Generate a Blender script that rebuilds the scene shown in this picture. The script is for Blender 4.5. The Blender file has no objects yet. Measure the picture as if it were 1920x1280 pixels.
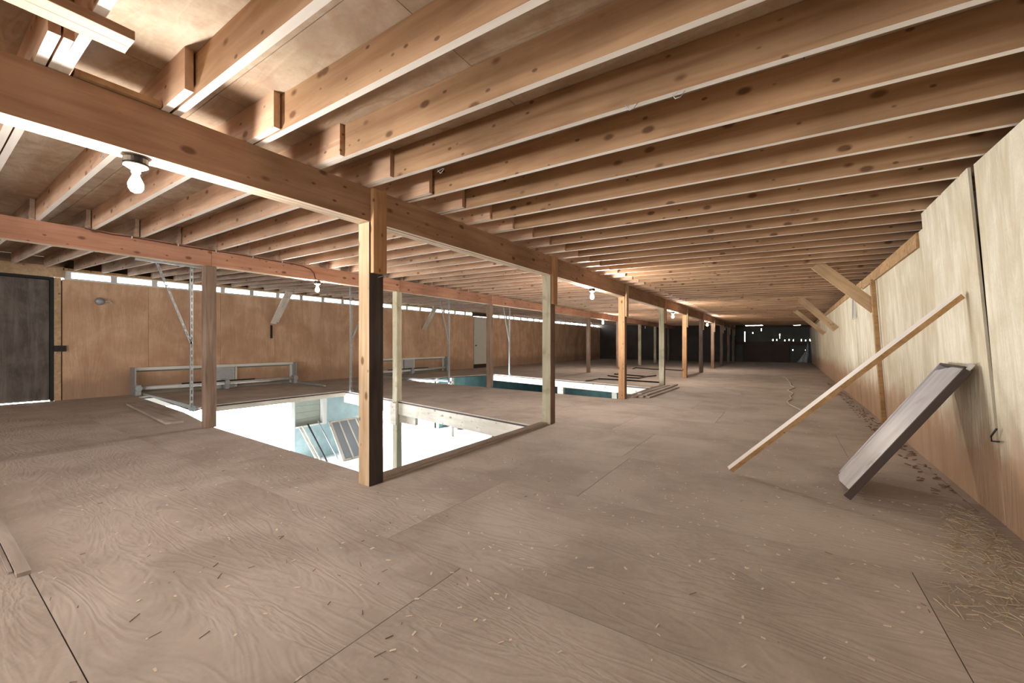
import bpy, math, random
from mathutils import Vector, Matrix
random.seed(7)
scene = bpy.context.scene
col = scene.collection

# ------------------------------------------------------------------ camera
F, CX, CY, EYE = 764.0, 960.0, 645.0, 1.22
YAW = math.atan(512 / F); SA, CA = math.sin(YAW), math.cos(YAW)
cam_data = bpy.data.cameras.new('camera')
cam_data.sensor_width = 36.0
cam_data.lens = 36.0 * F / 1920.0
cam_data.shift_y = 5.0 / 1920.0
cam_data.clip_start = 0.02
cam = bpy.data.objects.new('camera', cam_data)
cam.location = (0, 0, EYE)
cam.rotation_euler = (math.radians(90), 0, YAW)
col.objects.link(cam)
scene.camera = cam

# ------------------------------------------------------------------ world, lights, exposure
world = bpy.data.worlds.new('overcast_sky')
world.use_nodes = True
bg = world.node_tree.nodes['Background']
bg.inputs['Color'].default_value = (0.95, 0.98, 1.0, 1)
bg.inputs['Strength'].default_value = 30.0
scene.world = world
scene.view_settings.view_transform = 'Standard'
scene.view_settings.look = 'None'
scene.view_settings.exposure = 0.72
scene.view_settings.gamma = 1.0
scene.view_settings.use_curve_mapping = False
scene.cycles.max_bounces = 8
scene.cycles.diffuse_bounces = 5
scene.cycles.glossy_bounces = 3
scene.cycles.transparent_max_bounces = 8
scene.cycles.sample_clamp_indirect = 4.0
scene.cycles.use_denoising = True

BULB_STRENGTH = 1500.0
def area(name, loc, rot, sx, sy, power, colr):
    l = bpy.data.lights.new(name, 'AREA'); l.shape = 'RECTANGLE'; l.size = sx; l.size_y = sy
    l.energy = power; l.color = colr
    o = bpy.data.objects.new(name, l); o.location = loc; o.rotation_euler = rot; col.objects.link(o); return o
# added fill light before the closed rear wall, tilted up at the joists
area('rear_fill_light', (-4.5, -6.8, 1.15), (math.radians(112), 0, 0), 9.0, 2.0, 400, (0.95, 0.98, 1.0))
# daylight standing in the two open doorways of the level below
for n_, (ya_, yb_) in enumerate(((3.1, 6.8), (9.7, 13.3))):
    area('doorway_daylight', (-13.5, (ya_ + yb_) / 2, -1.5), (0, math.radians(-108), 0), 2.0, yb_ - ya_, 650, (0.95, 0.98, 1.0))

# ------------------------------------------------------------------ pixel -> place helpers
def ray(px, py):
    u = (px - CX) / F; v = -(py - CY) / F
    return Vector((-SA + u * CA, CA + u * SA, v))
def atZ(px, py, z):
    d = ray(px, py); return d * ((z - EYE) / d.z) + Vector((0, 0, EYE))
def atX(px, py, x):
    d = ray(px, py); return d * (x / d.x) + Vector((0, 0, EYE))
def atY(px, py, y):
    d = ray(px, py); return d * (y / d.y) + Vector((0, 0, EYE))

# ------------------------------------------------------------------ materials
def srgb(r, g, b):
    f = lambda c: (c / 12.92 if c <= 0.04045 else ((c + 0.055) / 1.055) ** 2.4)
    return (f(r / 255), f(g / 255), f(b / 255), 1)

def new_mat(name):
    m = bpy.data.materials.new(name); m.use_nodes = True
    nt = m.node_tree; b = nt.nodes['Principled BSDF']
    return m, nt, b

def coords(nt, scale, rnd=True):
    tc = nt.nodes.new('ShaderNodeTexCoord')
    mp = nt.nodes.new('ShaderNodeMapping'); mp.inputs['Scale'].default_value = scale
    if rnd:
        oi = nt.nodes.new('ShaderNodeObjectInfo')
        sc = nt.nodes.new('ShaderNodeVectorMath'); sc.operation = 'SCALE'
        sc.inputs[0].default_value = (37.3, 91.7, 53.1)
        nt.links.new(oi.outputs['Random'], sc.inputs['Scale'])
        ad = nt.nodes.new('ShaderNodeVectorMath'); ad.operation = 'ADD'
        nt.links.new(tc.outputs['Object'], ad.inputs[0]); nt.links.new(sc.outputs[0], ad.inputs[1])
        nt.links.new(ad.outputs[0], mp.inputs['Vector'])
    else:
        nt.links.new(tc.outputs['Object'], mp.inputs['Vector'])
    return mp

def noise(nt, vec, scale, detail=4, rough=0.55, dist=0.0):
    n = nt.nodes.new('ShaderNodeTexNoise')
    n.inputs['Scale'].default_value = scale; n.inputs['Detail'].default_value = detail
    n.inputs['Roughness'].default_value = rough; n.inputs['Distortion'].default_value = dist
    nt.links.new(vec.outputs[0], n.inputs['Vector']); return n

def ramp(nt, src, stops):
    r = nt.nodes.new('ShaderNodeValToRGB')
    els = r.color_ramp.elements
    while len(els) < len(stops): els.new(0.5)
    for e, (p, c) in zip(els, stops): e.position = p; e.color = c
    nt.links.new(src, r.inputs[0]); return r

def mix(nt, fac, a, b, mode='MIX'):
    m = nt.nodes.new('ShaderNodeMix'); m.data_type = 'RGBA'; m.blend_type = mode
    for s, v in ((0, fac), (6, a), (7, b)):
        if hasattr(v, 'is_output'): nt.links.new(v, m.inputs[s])
        else: m.inputs[s].default_value = v
    return m.outputs[2]

def wood(name, light, dark, axis='x', knots=True, rough=0.75, grain=14, mottle=0.35, stain=None, bump=0.15):
    """sawn lumber: grain along one local axis, dark round knots, per-board variation"""
    m, nt, b = new_mat(name)
    s = {'x': (0.07, 1, 1), 'y': (1, 0.07, 1), 'z': (1, 1, 0.07)}[axis]
    mp = coords(nt, s)
    n1 = noise(nt, mp, grain, 5, 0.6, 0.8)
    base = ramp(nt, n1.outputs[0], [(0.30, dark), (0.62, light)])
    mp2 = coords(nt, (1, 1, 1))
    n2 = noise(nt, mp2, 1.6, 3, 0.5)
    r2 = ramp(nt, n2.outputs[0], [(0.35, (1 - mottle, 1 - mottle * 1.05, 1 - mottle * 1.1, 1)), (0.65, (1.0, 1.0, 1.0, 1))])
    out = mix(nt, 0.75, base.outputs[0], r2.outputs[0], 'MULTIPLY')
    # each board its own tone
    oi = nt.nodes.new('ShaderNodeObjectInfo')
    rr = ramp(nt, oi.outputs['Random'], [(0.0, (0.80, 0.78, 0.76, 1)), (1.0, (1.08, 1.06, 1.04, 1))])
    out = mix(nt, 0.8, out, rr.outputs[0], 'MULTIPLY')
    if knots:
        k = {'x': (0.55, 1, 1), 'y': (1, 0.55, 1), 'z': (1, 1, 0.55)}[axis]
        mpk = coords(nt, k)
        v = nt.nodes.new('ShaderNodeTexVoronoi'); v.inputs['Scale'].default_value = 6.5
        nt.links.new(mpk.outputs[0], v.inputs['Vector'])
        rk = ramp(nt, v.outputs['Distance'], [(0.10, (0.9, 0.9, 0.9, 1)), (0.18, (0, 0, 0, 1))])
        out = mix(nt, rk.outputs[0], out, (dark[0] * 0.38, dark[1] * 0.33, dark[2] * 0.30, 1))
    if knots:
        v2 = nt.nodes.new('ShaderNodeTexVoronoi'); v2.inputs['Scale'].default_value = 11
        nt.links.new(mpk.outputs[0], v2.inputs['Vector'])
        rk2 = ramp(nt, v2.outputs['Distance'], [(0.08, (0.8, 0.8, 0.8, 1)), (0.13, (0, 0, 0, 1))])
        out = mix(nt, rk2.outputs[0], out, (dark[0] * 0.3, dark[1] * 0.27, dark[2] * 0.25, 1))
    if stain:
        n3 = noise(nt, mp2, 3.5, 5, 0.65)
        r3 = ramp(nt, n3.outputs[0], [(0.55, (0, 0, 0, 1)), (0.75, (1, 1, 1, 1))])
        out = mix(nt, r3.outputs[0], out, stain)
    nt.links.new(out, b.inputs['Base Color'])
    b.inputs['Roughness'].default_value = rough
    b.inputs['Specular IOR Level'].default_value = 0.25
    bp = nt.nodes.new('ShaderNodeBump'); bp.inputs['Strength'].default_value = bump; bp.inputs['Distance'].default_value = 0.004
    nt.links.new(n1.outputs[0], bp.inputs['Height']); nt.links.new(bp.outputs[0], b.inputs['Normal'])
    return m

def plain(name, c, rough=0.6, metal=0.0, var=0.15, scale=6.0):
    m, nt, b = new_mat(name)
    mp = coords(nt, (1, 1, 1)); n = noise(nt, mp, scale, 4)
    r = ramp(nt, n.outputs[0], [(0.3, (c[0] * (1 - var), c[1] * (1 - var), c[2] * (1 - var), 1)), (0.7, c)])
    nt.links.new(r.outputs[0], b.inputs['Base Color'])
    b.inputs['Roughness'].default_value = rough; b.inputs['Metallic'].default_value = metal
    return m

def glow(name, c, strength):
    m = bpy.data.materials.new(name); m.use_nodes = True; nt = m.node_tree; nt.nodes.clear()
    e = nt.nodes.new('ShaderNodeEmission'); e.inputs[0].default_value = c; e.inputs[1].default_value = strength
    o = nt.nodes.new('ShaderNodeOutputMaterial'); nt.links.new(e.outputs[0], o.inputs[0]); return m

M = {}
M['joist'] = wood('joist_wood', srgb(184, 150, 116), srgb(154, 118, 86), 'x')
M['joist_mid'] = wood('joist_wood_lit', srgb(212, 180, 152), srgb(188, 150, 122), 'x')  # mid-bay joists: light from the floor opening put into a paler colour
M['joist_left'] = wood('joist_wood_dull', srgb(200, 176, 156), srgb(170, 144, 122), 'x')
M['edge'] = wood('joist_edge_lit', srgb(248, 244, 236), srgb(236, 228, 216), 'x', knots=False, mottle=0.12)  # near-white stands in for floor bounce light on the joist undersides
M['edge_y'] = wood('beam_edge_lit', srgb(234, 216, 190), srgb(204, 178, 148), 'y', knots=False, mottle=0.15, grain=20)  # beam and header undersides: bounced light put into the paler colour
M['beam'] = wood('beam_wood', srgb(178, 144, 118), srgb(150, 114, 90), 'y', knots=True)
M['beam2'] = wood('far_beam_wood', srgb(204, 156, 130), srgb(180, 130, 104), 'y', knots=True)
M['post_tan'] = wood('post_tan_wood', srgb(206, 184, 152), srgb(172, 142, 110), 'z')
M['post_orange'] = wood('post_orange_wood', srgb(212, 172, 132), srgb(180, 134, 94), 'z')
M['post_pale'] = wood('post_pale_wood', srgb(226, 222, 196), srgb(188, 182, 152), 'z', knots=False, stain=srgb(150, 140, 112))
M['post_brown'] = wood('post_brown_wood', srgb(164, 142, 126), srgb(122, 102, 88), 'z', knots=False)
M['post_grey'] = wood('post_grey_wood', srgb(146, 136, 126), srgb(100, 90, 82), 'z', knots=False)
M['plank'] = wood('plank_wood', srgb(224, 204, 176), srgb(196, 168, 134), 'x')
M['brace'] = wood('brace_wood', srgb(216, 190, 154), srgb(190, 160, 124), 'x')
M['grey_plank'] = wood('grey_plank_wood', srgb(182, 172, 164), srgb(150, 140, 132), 'x', knots=False)
M['hatch'] = wood('pale_grey_hatch', srgb(214, 214, 218), srgb(178, 174, 174), 'x', knots=False, rough=0.38, grain=5, stain=srgb(150, 132, 122))
M['white_board'] = wood('whitewashed_board', srgb(244, 240, 230), srgb(226, 220, 206), 'x', knots=True, stain=srgb(196, 184, 162))
M['stud'] = wood('stud_wood', srgb(200, 164, 118), srgb(164, 126, 84), 'z')
M['steel'] = plain('galvanised_steel', srgb(176, 182, 184), 0.45, 0.5, 0.2, 20)
M['steel_white'] = plain('pale_steel', srgb(214, 214, 208), 0.5, 0.2, 0.15, 10)
M['dark'] = plain('dark_metal', srgb(44, 42, 42), 0.5, 0.4)
M['black'] = plain('black_rubber', srgb(28, 27, 27), 0.7)
M['cable'] = plain('cable_sheath', srgb(88, 58, 44), 0.6)
M['white'] = plain('white_paint', srgb(226, 226, 218), 0.6, 0, 0.06)
M['door_white'] = plain('door_white_paint', srgb(196, 196, 186), 0.6, 0, 0.06)
M['porcelain'] = plain('porcelain', srgb(225, 222, 216), 0.3)
M['string'] = plain('string_fibre', srgb(214, 204, 188), 0.8)
M['concrete'] = plain('pale_concrete', srgb(214, 222, 224), 0.8, 0, 0.12, 2)
M['snow'] = plain('snowy_ground', srgb(240, 242, 245), 0.9, 0, 0.03, 1)
M['teal'] = plain('teal_painted_wall', srgb(112, 152, 152), 0.7, 0, 0.35, 2.5)
M['pale_blue'] = plain('pale_blue_wall', srgb(166, 188, 190), 0.7, 0, 0.3, 4)
M['grey_siding'] = plain('grey_siding', srgb(150, 152, 140), 0.7, 0, 0.15, 4)
M['screen'] = plain('screen_mesh', srgb(134, 142, 148), 0.6, 0, 0.1, 30)
M['outer'] = plain('dark_outer_boarding', srgb(62, 46, 36), 0.9)
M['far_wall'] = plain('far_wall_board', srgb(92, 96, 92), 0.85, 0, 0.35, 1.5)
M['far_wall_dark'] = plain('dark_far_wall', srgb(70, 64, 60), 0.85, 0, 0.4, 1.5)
M['dark_board'] = plain('dark_brown_board', srgb(78, 62, 54), 0.8, 0, 0.25, 2)
M['tarp'] = plain('clear_plastic_sheet', srgb(190, 202, 210), 0.3, 0, 0.3, 8)
M['chip_pale'] = plain('pale_wood_chip', srgb(222, 208, 192), 0.9)
M['chip_dark'] = plain('dark_litter', srgb(122, 98, 80), 0.9)
M['straw'] = plain('straw', srgb(190, 174, 150), 0.9)
M['bulb_on'] = glow('lit_bulb', (1.0, 0.92, 0.84, 1), BULB_STRENGTH)
M['bulb_far'] = glow('lit_bulb_far', (1.0, 0.88, 0.76, 1), BULB_STRENGTH)
M['bulb_near'] = glow('lit_bulb_near', (1.0, 0.95, 0.90, 1), BULB_STRENGTH * 0.66)
M['bulb_dim'] = glow('dim_lamp', (1.0, 0.95, 0.88, 1), 600)
M['bulb_off'] = plain('bulb_glass', srgb(232, 232, 226), 0.25)
M['edge_dark'] = plain('stained_panel_edge', srgb(62, 50, 43), 0.7)

def plywood(name, light, dark, knots=False, dust=None, streak=None, low=None, rough=0.8, swirl=1.0, vert=False, grain=0.92, low_k=1.0):
    """sheet plywood: contour-like rotary grain, mottled dirt; 'streak' adds vertical water marks, 'low' rust near z=0"""
    m, nt, b = new_mat(name)
    mp = coords(nt, (1, 1, 1))
    s2 = (1.6, 1.6, 0.22) if vert else (0.35, 1.5, 1)
    mpg = coords(nt, s2)
    n0 = noise(nt, mpg, 2.2, 3, 0.5, 1.2 * swirl)
    mul = nt.nodes.new('ShaderNodeMath'); mul.operation = 'MULTIPLY'; mul.inputs[1].default_value = 46
    nt.links.new(n0.outputs[0], mul.inputs[0])
    sn = nt.nodes.new('ShaderNodeMath'); sn.operation = 'SINE'; nt.links.new(mul.outputs[0], sn.inputs[0])
    r0 = ramp(nt, sn.outputs[0], [(0.0, (grain, grain - 0.01, grain - 0.02, 1)), (1.0, (1, 1, 1, 1))])
    n1 = noise(nt, mp, 1.3, 6, 0.62, 0.4)
    base = ramp(nt, n1.outputs[0], [(0.36, dark), (0.60, light)])
    out = mix(nt, 0.9, base.outputs[0], r0.outputs[0], 'MULTIPLY')
    n5 = noise(nt, mp, 55, 3, 0.7)
    r5 = ramp(nt, n5.outputs[0], [(0.3, (0.90, 0.90, 0.90, 1)), (0.7, (1.04, 1.04, 1.04, 1))])
    out = mix(nt, 0.8, out, r5.outputs[0], 'MULTIPLY')
    if dust:
        n2 = noise(nt, mp, 0.8, 5, 0.6)
        r2 = ramp(nt, n2.outputs[0], [(0.5, (0, 0, 0, 1)), (0.72, (0.6, 0.6, 0.6, 1))])
        out = mix(nt, r2.outputs[0], out, dust)
    if streak and vert:
        n6 = noise(nt, coords(nt, (1, 1, 0.4)), 1.7, 5, 0.6, 0.5)
        r6 = ramp(nt, n6.outputs[0], [(0.50, (0, 0, 0, 1)), (0.70, (0.7, 0.7, 0.7, 1))])
        out = mix(nt, r6.outputs[0], out, streak)
    if streak:
        mps = coords(nt, (1, 1, 0.10))
        n3 = noise(nt, mps, 7, 5, 0.6, 0.3)
        r3 = ramp(nt, n3.outputs[0], [(0.48, (0, 0, 0, 1)), (0.74, (0.75, 0.75, 0.75, 1))])
        out = mix(nt, r3.outputs[0], out, streak)
    if low:
        tc = nt.nodes.new('ShaderNodeTexCoord'); sp = nt.nodes.new('ShaderNodeSeparateXYZ')
        nt.links.new(tc.outputs['Object'], sp.inputs[0])
        n4 = noise(nt, mp, 3.0, 5, 0.6)
        a = nt.nodes.new('ShaderNodeMath'); a.operation = 'MULTIPLY_ADD'; a.inputs[1].default_value = -0.5 * low_k; 
        nt.links.new(n4.outputs[0], a.inputs[0]); nt.links.new(sp.outputs['Z'], a.inputs[2])
        r4 = ramp(nt, a.outputs[0], [(0.0, (0.7, 0.7, 0.7, 1)), (0.45, (0, 0, 0, 1))])
        r4.color_ramp.interpolation = 'EASE'
        out = mix(nt, r4.outputs[0], out, low)
    nt.links.new(out, b.inputs['Base Color'])
    b.inputs['Roughness'].default_value = rough; b.inputs['Specular IOR Level'].default_value = 0.2
    bp = nt.nodes.new('ShaderNodeBump'); bp.inputs['Strength'].default_value = 0.25; bp.inputs['Distance'].default_value = 0.004
    nt.links.new(sn.outputs[0], bp.inputs['Height']); nt.links.new(bp.outputs[0], b.inputs['Normal'])
    return m

M['floor'] = plywood('dusty_plywood_floor', srgb(184, 173, 164), srgb(164, 152, 143), dust=srgb(196, 186, 177), swirl=1.6, grain=0.96)
M['ceil'] = plywood('ceiling_plywood', srgb(196, 178, 156), srgb(166, 146, 124), streak=srgb(160, 130, 104))
M['lwall'] = plywood('stained_wall_plywood', srgb(222, 188, 158), srgb(196, 158, 128), streak=srgb(180, 146, 116), low=srgb(154, 128, 108), vert=True)
M['rwall'] = plywood('birch_wall_plywood', srgb(234, 226, 204), srgb(214, 204, 176), streak=srgb(184, 166, 132), low=srgb(168, 124, 92), vert=True, low_k=1.5)
M['black_door'] = plywood('dark_door_plywood', srgb(104, 96, 90), srgb(64, 56, 52), streak=srgb(128, 122, 118), vert=True, rough=0.55, swirl=2.2)
M['panel'] = wood('weathered_panel', srgb(176, 172, 172), srgb(136, 126, 122), 'y', knots=False, rough=0.4, grain=5)

def pane_mat():
    m = bpy.data.materials.new('cloudy_pane'); m.use_nodes = True; nt = m.node_tree; nt.nodes.clear()
    t = nt.nodes.new('ShaderNodeBsdfTransparent'); d = nt.nodes.new('ShaderNodeBsdfTranslucent')
    t.inputs[0].default_value = (0.95, 0.99, 1, 1); d.inputs[0].default_value = (0.9, 0.95, 0.95, 1)
    mx = nt.nodes.new('ShaderNodeMixShader'); mx.inputs[0].default_value = 0.45
    o = nt.nodes.new('ShaderNodeOutputMaterial')
    nt.links.new(t.outputs[0], mx.inputs[1]); nt.links.new(d.outputs[0], mx.inputs[2]); nt.links.new(mx.outputs[0], o.inputs[0])
    return m
M['pane'] = pane_mat()
M['post_dark'] = wood('post_dark_face', srgb(84, 78, 76), srgb(58, 53, 52), 'z', knots=False)  # right-hand face of some near-row posts, darker than their other sides
M['post_dark2'] = wood('post_brown_face', srgb(140, 116, 98), srgb(104, 82, 68), 'z', knots=False)  # browner tone for that same face on the remaining near-row posts

# ------------------------------------------------------------------ mesh building
class MB:
    def __init__(s): s.v = []; s.f = []; s.m = []
    def add(s, vs, fs, mi=0):
        n = len(s.v); s.v += [Vector(v) for v in vs]
        for f in fs: s.f.append([n + i for i in f]); s.m.append(mi)
    def box(s, x0, x1, y0, y1, z0, z1, mi=0, under=None, tilt=0.0):
        """tilt: z changes by tilt per metre of x (from x0)"""
        x0, x1 = min(x0, x1), max(x0, x1); y0, y1 = min(y0, y1), max(y0, y1)
        d = (x1 - x0) * tilt
        vs = [(x0, y0, z0), (x1, y0, z0 + d), (x1, y1, z0 + d), (x0, y1, z0), (x0, y0, z1), (x1, y0, z1 + d), (x1, y1, z1 + d), (x0, y1, z1)]
        s.add(vs, [(0, 3, 2, 1)], mi if under is None else under)
        n = len(s.v) - 8
        for f in [(4, 5, 6, 7), (0, 1, 5, 4), (1, 2, 6, 5), (2, 3, 7, 6), (3, 0, 4, 7)]:
            s.f.append([n + i for i in f]); s.m.append(mi)
        return s
    def prism(s, poly, z0, z1, mi=0):
        n = len(poly)
        ar = sum(poly[i][0] * poly[(i + 1) % n][1] - poly[(i + 1) % n][0] * poly[i][1] for i in range(n))
        if ar < 0: poly = poly[::-1]
        vs = [(p[0], p[1], z0) for p in poly] + [(p[0], p[1], z1) for p in poly]
        fs = [list(range(n))[::-1], list(range(n, 2 * n))] + [[i, (i + 1) % n, n + (i + 1) % n, n + i] for i in range(n)]
        s.add(vs, fs, mi); return s
    def hexa(s, q0, q1, mi=0):
        """solid between two quads"""
        s.add(list(q0) + list(q1), [(3, 2, 1, 0), (4, 5, 6, 7), (0, 1, 5, 4), (1, 2, 6, 5), (2, 3, 7, 6), (3, 0, 4, 7)], mi); return s
    def tube(s, pts, r, n=8, mi=0, cap=True):
        pts = [Vector(p) for p in pts]; rings = []
        for i, p in enumerate(pts):
            d = (pts[min(i + 1, len(pts) - 1)] - pts[max(i - 1, 0)]).normalized()
            u = d.cross(Vector((0, 0, 1)) if abs(d.z) < 0.9 else Vector((1, 0, 0))).normalized(); w = d.cross(u)
            rr = r[i] if isinstance(r, (list, tuple)) else r
            rings.append([p + (u * math.cos(2 * math.pi * k / n) + w * math.sin(2 * math.pi * k / n)) * rr for k in range(n)])
        vs = [v for rg in rings for v in rg]; fs = []
        for i in range(len(rings) - 1):
            for k in range(n):
                a = i * n + k; b = i * n + (k + 1) % n
                fs.append((a, a + n, b + n, b))
        if cap: fs += [list(range(n)), list(range((len(rings) - 1) * n, len(rings) * n))[::-1]]
        s.add(vs, fs, mi); return s
    def build(s, name, mat, parent=None, origin=None, smooth=False, bevel=0.0):
        off = Vector(origin) if origin is not None else Vector((0, 0, 0))
        base = off
        me = bpy.data.meshes.new(name)
        me.from_pydata([tuple(v - base) for v in s.v], [], s.f)
        mats = mat if isinstance(mat, (list, tuple)) else [mat]
        for m in mats: me.materials.append(m)
        me.polygons.foreach_set('material_index', s.m)
        if smooth: me.polygons.foreach_set('use_smooth', [True] * len(me.polygons))
        me.update()
        o = bpy.data.objects.new(name, me); col.objects.link(o)
        place(o, base, parent)
        if bevel:
            b = o.modifiers.new('bevel', 'BEVEL'); b.width = bevel; b.segments = 2; b.limit_method = 'ANGLE'
        return o

WLOC = {}
def place(o, loc, parent):
    WLOC[o.name] = Vector(loc)
    if parent is not None:
        o.parent = parent; o.location = Vector(loc) - WLOC[parent.name]
    else: o.location = loc

def tag(o, label=None, cat=None, group=None, kind=None):
    if label: o['label'] = label
    if cat: o['category'] = cat
    if group: o['group'] = group
    if kind: o['kind'] = kind
    return o

def thing(name, loc, label=None, cat=None, group=None, kind=None):
    o = bpy.data.objects.new(name, None); o.empty_display_size = 0.1; col.objects.link(o)
    place(o, Vector(loc), None)
    return tag(o, label, cat, group, kind)

def plank(name, p0, p1, w, t, wdir, mat, parent=None, bevel=0.0, top=None, cut=None):
    """board from p0 to p1 with its own local axes (grain along local x); w along wdir, t across"""
    p0, p1 = Vector(p0), Vector(p1); L = (p1 - p0).length
    x = (p1 - p0).normalized(); y = Vector(wdir); y = (y - x * y.dot(x)).normalized(); z = x.cross(y)
    m = MB(); c0, c1 = (cut or (0, 0))
    vs = []
    for yy, zz in ((-w / 2, -t / 2), (w / 2, -t / 2), (w / 2, t / 2), (-w / 2, t / 2)):
        k = yy / (w / 2)
        vs.append((c0 * (k + 1) / 2, yy, zz)); 
    ve = []
    for yy, zz in ((-w / 2, -t / 2), (w / 2, -t / 2), (w / 2, t / 2), (-w / 2, t / 2)):
        k = yy / (w / 2)
        ve.append((L + c1 * (k + 1) / 2, yy, zz))
    m.add(vs + ve, [(0, 3, 2, 1), (4, 5, 6, 7), (0, 1, 5, 4), (1, 2, 6, 5), (2, 3, 7, 6), (3, 0, 4, 7)])
    # orientation fix
    if top is not None: m.m[3] = 1; mat = [mat, top]
    o = m.build(name, mat)
    R = Matrix((x, y, z)).transposed()
    o.rotation_euler = R.to_euler()
    o.location = (0, 0, 0); place(o, p0, parent)
    if bevel:
        b = o.modifiers.new('bevel', 'BEVEL'); b.width = bevel; b.segments = 2; b.limit_method = 'ANGLE'
    return o

def copy_at(o, loc, parent=None):
    c = o.copy(); col.objects.link(c); place(c, Vector(loc), parent); return c

def subtract(poly, hole):
    """convex polygon minus convex polygon -> list of convex pieces"""
    n = len(hole)
    ar = sum(hole[i][0] * hole[(i + 1) % n][1] - hole[(i + 1) % n][0] * hole[i][1] for i in range(n))
    if ar < 0: hole = hole[::-1]
    out, cur = [], poly
    for i in range(n):
        a, b = hole[i], hole[(i + 1) % n]
        sd = lambda p: (b[0] - a[0]) * (p[1] - a[1]) - (b[1] - a[1]) * (p[0] - a[0])
        ins, ous = [], []
        for j in range(len(cur)):
            p, q = cur[j], cur[(j + 1) % len(cur)]; sp, sq = sd(p), sd(q)
            if sp >= 0: ins.append(p)
            if sp <= 0: ous.append(p)
            if sp * sq < 0:
                t = sp / (sp - sq); r = (p[0] + (q[0] - p[0]) * t, p[1] + (q[1] - p[1]) * t); ins.append(r); ous.append(r)
        if len(ous) >= 3: out.append(ous)
        if len(ins) < 3: return [poly] if False else out
        cur = ins
    return out

def area2(p): return abs(sum(p[i][0] * p[(i + 1) % len(p)][1] - p[(i + 1) % len(p)][0] * p[i][1] for i in range(len(p)))) / 2
def cut_all(poly, holes):
    ps = [poly]
    for h in holes:
        nx = []
        for p in ps: nx += subtract(p, h)
        ps = [p for p in nx if area2(p) > 1e-4]
    return ps

# ------------------------------------------------------------------ dimensions
X1, X2, XL = -2.95, -6.97, -13.1          # face of the near beam, face of the far beam, left wall
YB, YE = -7.0, 33.0                        # wall behind the camera, far end wall
ZLOW = -2.6
HD = 0.225                                 # joist depth
def zj(x):                                 # underside of the joists
    if x > X1: return 2.556 - 0.022 * (x - X1)
    if x > X2: return 2.556 + 0.0135 * (X1 - x)
    return 2.61 + 0.040 * (X2 - x)
def xr(y): return 1.20 + 0.008 * y         # foot of the right wall
HOLE1 = [(-3.12, 2.42), (-7.0, 2.54), (-9.0, 2.80), (-9.6, 3.40), (-9.63, 6.44), (-3.14, 5.28)]
SLIT1 = [(-8.9, 2.79), (-12.45, 3.02), (-12.35, 3.28), (-9.2, 3.02)]
HOLE2 = [(-3.10, 8.86), (-10.7, 9.50), (-10.9, 9.9), (-9.9, 13.4), (-3.15, 11.75)]
HOLES = [HOLE1, SLIT1, HOLE2]

# ------------------------------------------------------------------ ground and lower level
g = MB().box(-60, 40, -40, 80, ZLOW - 0.3, ZLOW - 0.06).build('ground', M['snow'], None, (0, 0, ZLOW - 0.3)); tag(g, kind='structure')
g = MB().box(XL - 0.1, 1.6, YB, YE, ZLOW - 0.059, ZLOW).build('floor_lower', M['concrete'], None, (0, 0, ZLOW)); tag(g, kind='structure')
# lower left wall with two open doorways
lw = thing('wall_left_lower', (XL, 0, ZLOW), kind='structure')
D1, D2 = (3.0, 6.85), (9.6, 13.4)
dz = -0.36
for a, b_, mt in ((YB, D1[0], 'pale_blue'), (6.99, D2[0], 'pale_blue'), (D2[1], 22.0, 'teal'), (22.0, YE, 'teal')):
    if a == 6.99:
        m = MB()
        for p in cut_all([(a, ZLOW), (b_, ZLOW), (b_, -0.03), (a, -0.03)], [[(7.02, -1.44), (7.95, -1.44), (7.95, -0.62), (7.02, -0.62)]]):
            q0 = [(XL, y, z) for y, z in p]; q1 = [(XL - 0.12, y, z) for y, z in p]
            n = len(p); m.add(q0 + q1, [list(range(n)), list(range(n, 2 * n))[::-1]] + [[i, n + i, n + (i + 1) % n, (i + 1) % n] for i in range(n)])
        m.build('wall_panel', M[mt], lw, (XL, a, ZLOW))
    else:
        MB().box(XL - 0.12, XL, a, b_, ZLOW, -0.03).build('wall_panel', M[mt], lw, (XL, a, ZLOW))
for d in (D1, D2): MB().box(XL - 0.12, XL, d[0], d[1], dz, -0.03).build('lintel', M['white'], lw, (XL, d[0], dz))
for y in (D1[0], D1[1], D2[0] - 0.14, D2[1]):
    MB().box(XL - 0.12, XL + 0.05, y, y + 0.13, ZLOW, -0.03).build('door_jamb', M['white'], lw, (XL, y, ZLOW), bevel=0.01)
# recessed grey boarding in the lower wall
m = MB()
for k in range(4): m.box(XL - 0.2 - 0.006 * (k % 2), XL - 0.13, 7.0, 7.97, -1.46 + k * 0.215, -1.25 + k * 0.215)
m.build('recess_boarding', M['grey_siding'], lw, (XL, 7, -1.46))
MB().box(XL - 0.12, XL + 0.04, 7.93, 8.08, -1.5, -0.5).build('recess_post', M['white'], lw, (XL, 8, -1.5), bevel=0.008)
MB().box(XL - 0.10, XL + 0.03, 7.0, 8.0, -1.50, -1.44).build('recess_sill', M['white'], lw, (XL, 7, -1.5), bevel=0.006)
for nm, bx in (('wall_right_lower', (1.5, 1.6, YB, YE)), ('wall_rear_lower', (XL, 1.5, YB - 0.1, YB)), ('wall_far_lower', (XL, 1.5, YE, YE + 0.1))):
    o = MB().box(*bx, ZLOW, -0.03).build(nm, M['teal'], None, (bx[0], bx[2], ZLOW)); tag(o, kind='structure')
# lower partition seen through the far opening
o = MB().box(XL, 1.5, 24.0, 24.1, ZLOW, -0.3).build('wall_partition_lower', M['teal'], None, (0, 24, ZLOW)); tag(o, kind='structure')

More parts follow.
